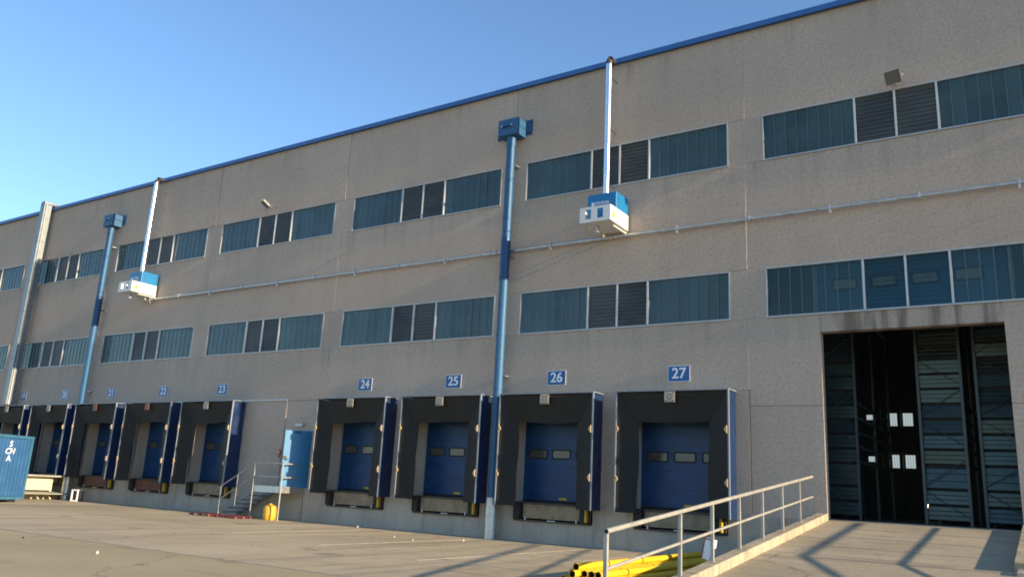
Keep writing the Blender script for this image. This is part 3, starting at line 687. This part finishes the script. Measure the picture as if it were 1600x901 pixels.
# ------------------------------------------------------------------ steel stairs and landing
st = thing('metal_stairs', 'galvanised metal stairs with landing and railings below the small blue door', 'stairs', (0, 0, 0))
LZ = 1.16; YF = -1.06
MB().box(-18.08, -16.62, YF, -.03, LZ-.05, LZ).build('landing', 'stair_grey', st)
MB().box(-18.08, -16.62, YF-.02, YF-.002, LZ-.19, LZ+.04).box(-16.618, -16.60, YF-.02, -.03, LZ-.19, LZ+.04).build('kick_plate', 'galv', st)
NT = 6; X0, X1 = -20.05, -18.08
for k in range(NT):
    f0 = (k+.0)/NT; x = X0+(X1-X0)*f0; z = LZ*(k+1)/(NT+1)
    MB().box(x, x+.30, YF+.03, -.12, z-.035, z).build('tread', 'stair_grey', st)
for y in (YF, -.10):
    MB().hexa([(X0-.08, y-.012, 0.01), (X0+.16, y-.012, 0.01), (X0+.16, y+.012, .01), (X0-.08, y+.012, .01),
               (X1-.0, y-.012, LZ-.02), (X1+.0, y-.012, LZ-.24), (X1+.0, y+.012, LZ-.24), (X1-.0, y+.012, LZ-.02)]).f and None
    zA, zB = .02, LZ-.02
    MB().hexa([(X0, y-.012, zA-.01), (X1, y-.012, zB-.22), (X1, y+.012, zB-.22), (X0, y+.012, zA-.01),
               (X0, y-.012, zA+.20), (X1, y-.012, zB), (X1, y+.012, zB), (X0, y+.012, zA+.20)]).build('stringer', 'stair_grey', st)
for x, za, zb in ((-19.88, .012, 1.08), (-18.99, .42, 1.52), (-18.10, .012, 2.0), (-16.61, .012, 2.0)):
    MB().tube([(x, YF-.035, za), (x, YF-.035, zb)], .026, 10).build('post', 'rail_paint', st, smooth=True)
MB().tube([(-16.61, -.06, .012), (-16.61, -.06, 1.98)], .024, 10).build('post', 'rail_paint', st, smooth=True)
for dz in (0, -.48):
    MB().tube([(-20.02, YF-.035, 1.02+dz), (-18.10, YF-.035, 2.0+dz), (-16.61, YF-.035, 2.0+dz)], .024, 10).build('handrail' if dz == 0 else 'midrail', 'rail_paint', st, smooth=True)
    MB().tube([(-16.61, YF-.01, 2.0+dz), (-16.61, -.07, 2.0+dz)], .024, 10).build('handrail' if dz == 0 else 'midrail', 'rail_paint', st, smooth=True)
# yellow drum by the landing
dm = thing('yellow_drum', 'rounded yellow plastic drum standing under the stair landing', 'drum', (-17.20, -.95, .012))
MB().lathe([(.20, 0), (.225, .03), (.235, .18), (.235, .34), (.225, .43), (.18, .50), (.10, .535), (.04, .54)], n=24).build('body', 'drum_yellow', dm, smooth=True)
MB().lathe([(.240, .20), (.243, .22), (.240, .24)], n=24).build('rib', 'drum_yellow', dm, smooth=True); MB().lathe([(.055, .535), (.055, .57), (.03, .575)], n=14).build('cap', 'drum_yellow', dm, smooth=True)
# red pallets
def pallet(x, y, a_, label):
    p = thing('pallet', label, 'pallet', (x, y, .012), R(a_), 'red pallets')
    p.scale = (1, 1, .6)
    for k in range(5): MB().box(-.6, .6, -.4+k*.175, -.4+k*.175+.10, .112, .134).build('deck_board', 'red', p)
    for yy in (-.4, -.05, .3):
        MB().box(-.6, .6, yy, yy+.1, .0, .02).build('base_board', 'red', p)
        for xx_ in (-.6, -.07, .46): MB().box(xx_, xx_+.14, yy, yy+.1, .021, .111).build('block', 'red', p)
pallet(-19.75, -1.62, -4, 'red wooden pallet lying at the foot of the stairs')
pallet(-18.45, -1.58, 3, 'red wooden pallet lying under the stairs, right one of two')

# ------------------------------------------------------------------ ramp railings
def rail(x, pts_y, z_of, label, bend=None):
    g = thing('ramp_railing', label, 'railing', (x, 0, 0))
    ya, yb = pts_y[0], pts_y[-1]
    top = [(0, ya, z_of(ya)), (0, yb+ (1.25 if bend is None else .0), z_of(yb+(1.25 if bend is None else 0)))]
    if bend: top = [(bend[0], bend[1], z_of(bend[1]))]+top
    MB().tube(top, .034, 14).build('handrail', 'rail_paint', g, smooth=True)
    MB().tube([(p[0], p[1], p[2]-.47) for p in top], .024, 10).build('midrail', 'rail_paint', g, smooth=True)
    if bend is None: MB().tube([(0, ya-.004, z_of(ya)), (0, ya-.006, z_of(ya))], .028, 12).build('open_end', 'rubber', g)
    for y in pts_y:
        base = 0.005 if y < -11 else kz(y)-.02
        MB().box(-.026, .026, y-.026, y+.026, base, z_of(y)-.03).build('post', 'rail_paint', g)
    if bend: MB().box(bend[0]-.026, bend[0]+.026, bend[1]-.026, bend[1]+.026, rz(bend[1])-.02, z_of(bend[1])-.03).build('post', 'rail_paint', g)
rail(1.74, (-11.9, -9.35, -7.9, -6.45, -5.0, -3.55, -2.1), lambda y: 2.262+.1025*y, 'pale metal railing climbing the left edge of the ramp')
rail(6.45, (-5.6, -4.2, -2.8, -1.4, -.2), lambda y: rz(y)+1.07, 'pale metal railing on the right edge of the ramp, mostly seen by its shadow', bend=(1.3, -7.9))

# ------------------------------------------------------------------ bundle of yellow pipes
PL = 6.0; PR = .062
def pipe_mesh(n=16):
    m = MB(); vs = []; fs = []
    for (r_, y) in ((PR, 0), (PR, PL), (PR-.008, PL), (PR-.008, 0)):
        for j in range(n): vs.append((r_*math.cos(2*math.pi*j/n), y, r_*math.sin(2*math.pi*j/n)))
    for i in range(4):
        for j in range(n): fs.append((i*n+j, ((i+1) % 4)*n+j, ((i+1) % 4)*n+(j+1) % n, i*n+(j+1) % n))
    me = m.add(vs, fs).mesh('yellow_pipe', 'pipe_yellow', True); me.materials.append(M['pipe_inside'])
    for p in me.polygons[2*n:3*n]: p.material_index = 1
    return me
PM = pipe_mesh(); row = [7, 5, 1]; zc = PR+.013
for ri, cnt in enumerate(row):
    for k in range(cnt):
        x = -.12+(k-(cnt-1)/2)*(2*PR+.003)+(0 if ri < 2 else -.125)
        yo = -9.05+random.uniform(-.12, .12)+(.0 if ri < 2 else -.02)
        o = link('yellow_pipe', PM, None, loc=(x, yo, zc+ri*(2*PR*.88)), rot=(0, random.uniform(0, 6), R(random.uniform(-.25, .25))))
        tag(o, 'yellow plastic pipe in the bundle stacked on the ground beside the ramp', 'pipe', 'yellow pipes in the bundle')
bx_ = thing('warning_board', 'small white board with red border leaning at the end of the yellow pipes', 'sign', (.62, -5.05, .33), R(-32))
pnl = MB().box(-.15, .15, -.04, .04, 0, .42).build('board', 'sign_white', bx_); pnl.rotation_euler = (R(-6), R(9), 0)
MB().box(-.152, -.12, -.046, -.041, 0, .42).box(.12, .152, -.046, -.041, 0, .42).box(-.119, .119, -.046, -.041, .385, .42).build('border', 'red', pnl)
MB().box(-.02, .02, -.02, .02, -.32, -.001).build('stake', 'galv', bx_)

# ------------------------------------------------------------------ container at the left edge
ct = thing('shipping_container', 'light blue steel container with white letters S CH A at the left edge', 'container', (-28.3, -4.0, .13), R(-68))
# local x runs along the visible end (towards the camera), local -y away behind: the end faces local +y... 
CW, CL, CH = 2.44, 6.06, 2.49
m = MB()
n_ = 12; pts = []
for k in range(n_):
    xa = .10+(CW-.20)*k/n_; st_ = (CW-.20)/n_
    pts += [(xa, -.05), (xa+st_*.35, -.05), (xa+st_*.5, -.058), (xa+st_*.85, -.058)]
pts.append((CW-.10, -.05))
vs = [(x, y, z) for z in (.14, CH-.12) for x, y in pts]; q = len(pts)
m.add(vs, [(i+1, i, q+i, q+i+1) for i in range(q-1)])
m.build('end_wall', 'container_blue', ct)
bd_ = MB().box(.06, CW-.06, -CL+.06, -.10, .1, CH-.03).build('body', 'container_blue', ct)
for x in (0, CW-.12):
    for y in (-.12, -CL):
        p = MB().box(x, x+.12, y, y+.12, .12, CH-.12).build('corner_post', 'container_edge', ct)
        MB().box(x-.005, x+.125, y-.005, y+.125, 0, .118).box(x-.005, x+.125, y-.005, y+.125, CH-.118, CH).build('corner_casting', 'container_edge', p)
for z in (.0, CH-.12):
    MB().box(.121, CW-.121, -.10, -.004, z+.003, z+.117).build('end_rail', 'container_edge', ct)
    for x in (.02, CW-.11): MB().box(x, x+.09, -CL+.121, -.125, z+.003, z+.117).build('side_rail', 'container_edge', ct)
MB().box(.2, .6, -1.2, -.2, -.118, -.002).build('skid', 'dark_steel', ct); MB().box(1.6, 2.0, -1.2, -.2, -.118, -.002).build('skid', 'dark_steel', ct)
for txt, z, s_, shr in (('S', 2.13, .32, .1), ('CH', 1.85, .32, .2), ('A', 1.57, .32, 0)):
    tm = text_mesh(txt, s_, .003, shr, 1.05); tm.materials.append(M['sign_white']); o = link('lettering', tm, ct, loc=(1.12, -.045, z)); o.rotation_euler = (0, 0, R(180))

# ------------------------------------------------------------------ loading platform beside it
pf = thing('loading_platform', 'cream steel loading platform with lower ledge in front of dock 20', 'platform', (-34.0, 0, .012))
MB().box(-1.9, 2.2, -2.6, -.30, 1.00, 1.07).build('deck', 'platform_grey', pf)
MB().box(1.76, 1.80, -2.6, -.92, .40, .998).build('side_panel', 'platform_cream', pf)
MB().box(-1.9, 1.755, -2.6, -2.56, .40, .998).build('front_panel', 'platform_cream', pf)
MB().hexa([(1.60, -2.6, .27), (2.5, -2.6, .24), (2.5, -.30, .24), (1.60, -.30, .27), (1.60, -2.6, .34), (2.5, -2.6, .28), (2.5, -.30, .28), (1.60, -.30, .34)]).build('ledge', 'platform_grey', pf)
for y in (-.90, -2.5): MB().box(1.70, 1.78, y, y+.08, .345, .999).build('post', 'platform_cream', pf)
for y0, y1 in ((-2.3, -2.45), (-1.75, -1.45), (-1.2, -.9)):
    MB().tube([(1.9, (y0+y1)/2, .265), (2.0, y1, .0)], .035, 6).build('leg', 'platform_cream', pf); MB().tube([(1.75, (y0+y1)/2, .265), (1.9, y0, .0)], .035, 6).build('leg', 'platform_cream', pf)
MB().box(-1.8, 1.55, -2.4, -.35, .0, .255).build('footing', 'platform_cream', pf)
wf = thing('white_frame', 'small open white upright frame standing at the foot of dock 21', 'frame', (-30.35, -.75, .012), R(20))
MB().plate(-.17, .17, 0, .52, -.03, .03, [(-.12, .12, .06, .46)]).build('front_frame', 'sign_white', wf)
MB().plate(-.17, .17, 0, .52, .32, .36, [(-.12, .12, .06, .46)]).build('rear_frame', 'dark_steel', wf)
MB().box(-.17, -.14, .031, .319, .47, .52).box(.14, .17, .031, .319, .47, .52).build('side_bar', 'sign_white', wf)

# ------------------------------------------------------------------ racking inside the gate
def rack(x0, x1, y0, label, ylen=5.6):
    g = thing('storage_rack', label, 'rack', (x0, y0, 1.18), 0, 'steel storage racks inside the gate')
    w_ = x1-x0; Hh = 7.6
    for x in (0, w_-.07):
        for y in (0, ylen/2, ylen-.07): MB().box(x, x+.07, y, y+.07, 0, Hh).build('upright', 'rack_post', g)
    MB().box(.08, w_-.08, .16, .17, .1, Hh).build('gap_blackout', 'interior', g)  # dark sheet added to block bright panes and keep the gaps black
    z = .12; k = 0
    while z < Hh-.5:
        hgt = .34 if k != 2 else .56
        tl = random.uniform(-.02, .11); y = .08
        # ribbed end sheet of each shelf box: three shallow folds, leaning a little
        p = []
        nf = 3
        for q in range(nf):
            za = z+hgt*q/nf; zb = z+hgt*(q+1)/nf; yo = y+tl*(q/nf)
            p += [(yo, za), (yo-.007, za+.012), (yo-.007+tl/nf, zb-.012), (yo+tl/nf, zb-.004)]
        vs = [(xx_, a1, b1) for xx_ in (.075, w_-.075) for a1, b1 in p]; n1 = len(p)
        m = MB().add(vs, [(i, n1+i, n1+i+1, i+1) for i in range(n1-1)])
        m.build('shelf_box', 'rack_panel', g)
        if k % 2 == 0 and z+.8 < Hh:
            za, zb = (z+.05, z+.75) if (k//2) % 2 else (z+.75, z+.05)
            MB().tube([(.03, .03, za), (w_-.03, .03, zb)], .012, 6).build('brace', 'rack_post', g)
        if 3 <= k <= 7 or k == 14: MB().box(w_-.05, w_-.005, .075, ylen, z-.01, z+.05).build('shelf_beam', 'galv', g)
        z += hgt+.06; k += 1
rack(1.25, 2.22, 2.5, 'dark steel storage rack at the left side of the open gate')
rack(3.76, 4.86, 2.5, 'dark steel storage rack in the middle of the open gate')
rack(5.14, 6.34, 2.5, 'dark steel storage rack at the right side of the open gate')
tb = thing('ceiling_tube', 'yellowish tube lamp hanging high inside the dark gate', 'lamp', (2.55, 12, 9.0))
MB().box(-.5, .5, -.06, .06, 0, .05).build('tube', 'tube_lit', tb); MB().box(-.5, .5, -.08, .08, .051, .10).build('casing', 'dark_steel', tb)
for x in (-.4, .4): MB().box(x-.01, x+.01, -.01, .01, .101, 5.9).build('cable', 'dark_steel', tb)
lp = thing('inside_lamp', 'tiny warm lamp glowing low in the dark gate opening', 'lamp', (3.05, 9, 1.19))
MB().lathe([(.05, .42), (.06, .48), (.04, .53)], n=12).build('bulb', 'lamp_lit', lp); MB().tube([(0, 0, 0), (0, 0, .42)], .03, 8).build('stand', 'dark_steel', lp)

# ------------------------------------------------------------------ litter on the apron
for (x, y, s_, mt, lab) in ((-8.9, -1.6, .10, 'red', 'crumpled red wrapper on the apron left of the downpipe'), (-7.6, -2.2, .10, 'litter_white', 'round white scrap on the apron below the downpipe'),
                            (-9.4, -3.1, .08, 'litter_white', 'small white scrap on the apron in front of dock 25'), (-8.3, -3.6, .08, 'litter_white', 'white paper scrap farthest out from the downpipe'),
                            (-13.1, -.7, .13, 'label_buff', 'pale brown scrap by the wall below dock 24'), (-8.0, -12.9, .10, 'litter_white', 'white scrap on the asphalt near the bottom of the view'), (-11.6, -12.4, .08, 'rubber', 'dark lump on the asphalt in the left foreground')):
    m = MB(); n1 = 9
    for j in range(4):
        for k in range(n1):
            rr_ = .42*s_*(.5, .62, .5, .15)[j]*random.uniform(.7, 1.2); m.v.append((rr_*math.cos(6.283*k/n1), rr_*math.sin(6.283*k/n1), s_*(0, .15, .38, .5)[j]*random.uniform(.85, 1.1) if j else 0))
    for j in range(3):
        for k in range(n1): m.f.append((j*n1+k, j*n1+(k+1) % n1, (j+1)*n1+(k+1) % n1, (j+1)*n1+k))
    m.f.append(tuple(range(n1-1, -1, -1))); m.f.append(tuple(3*n1+k for k in range(n1)))
    tag(m.build('litter', mt, loc=(x, y, .012 if y > -11.6 else 0)), lab, 'litter', 'litter on the yard')
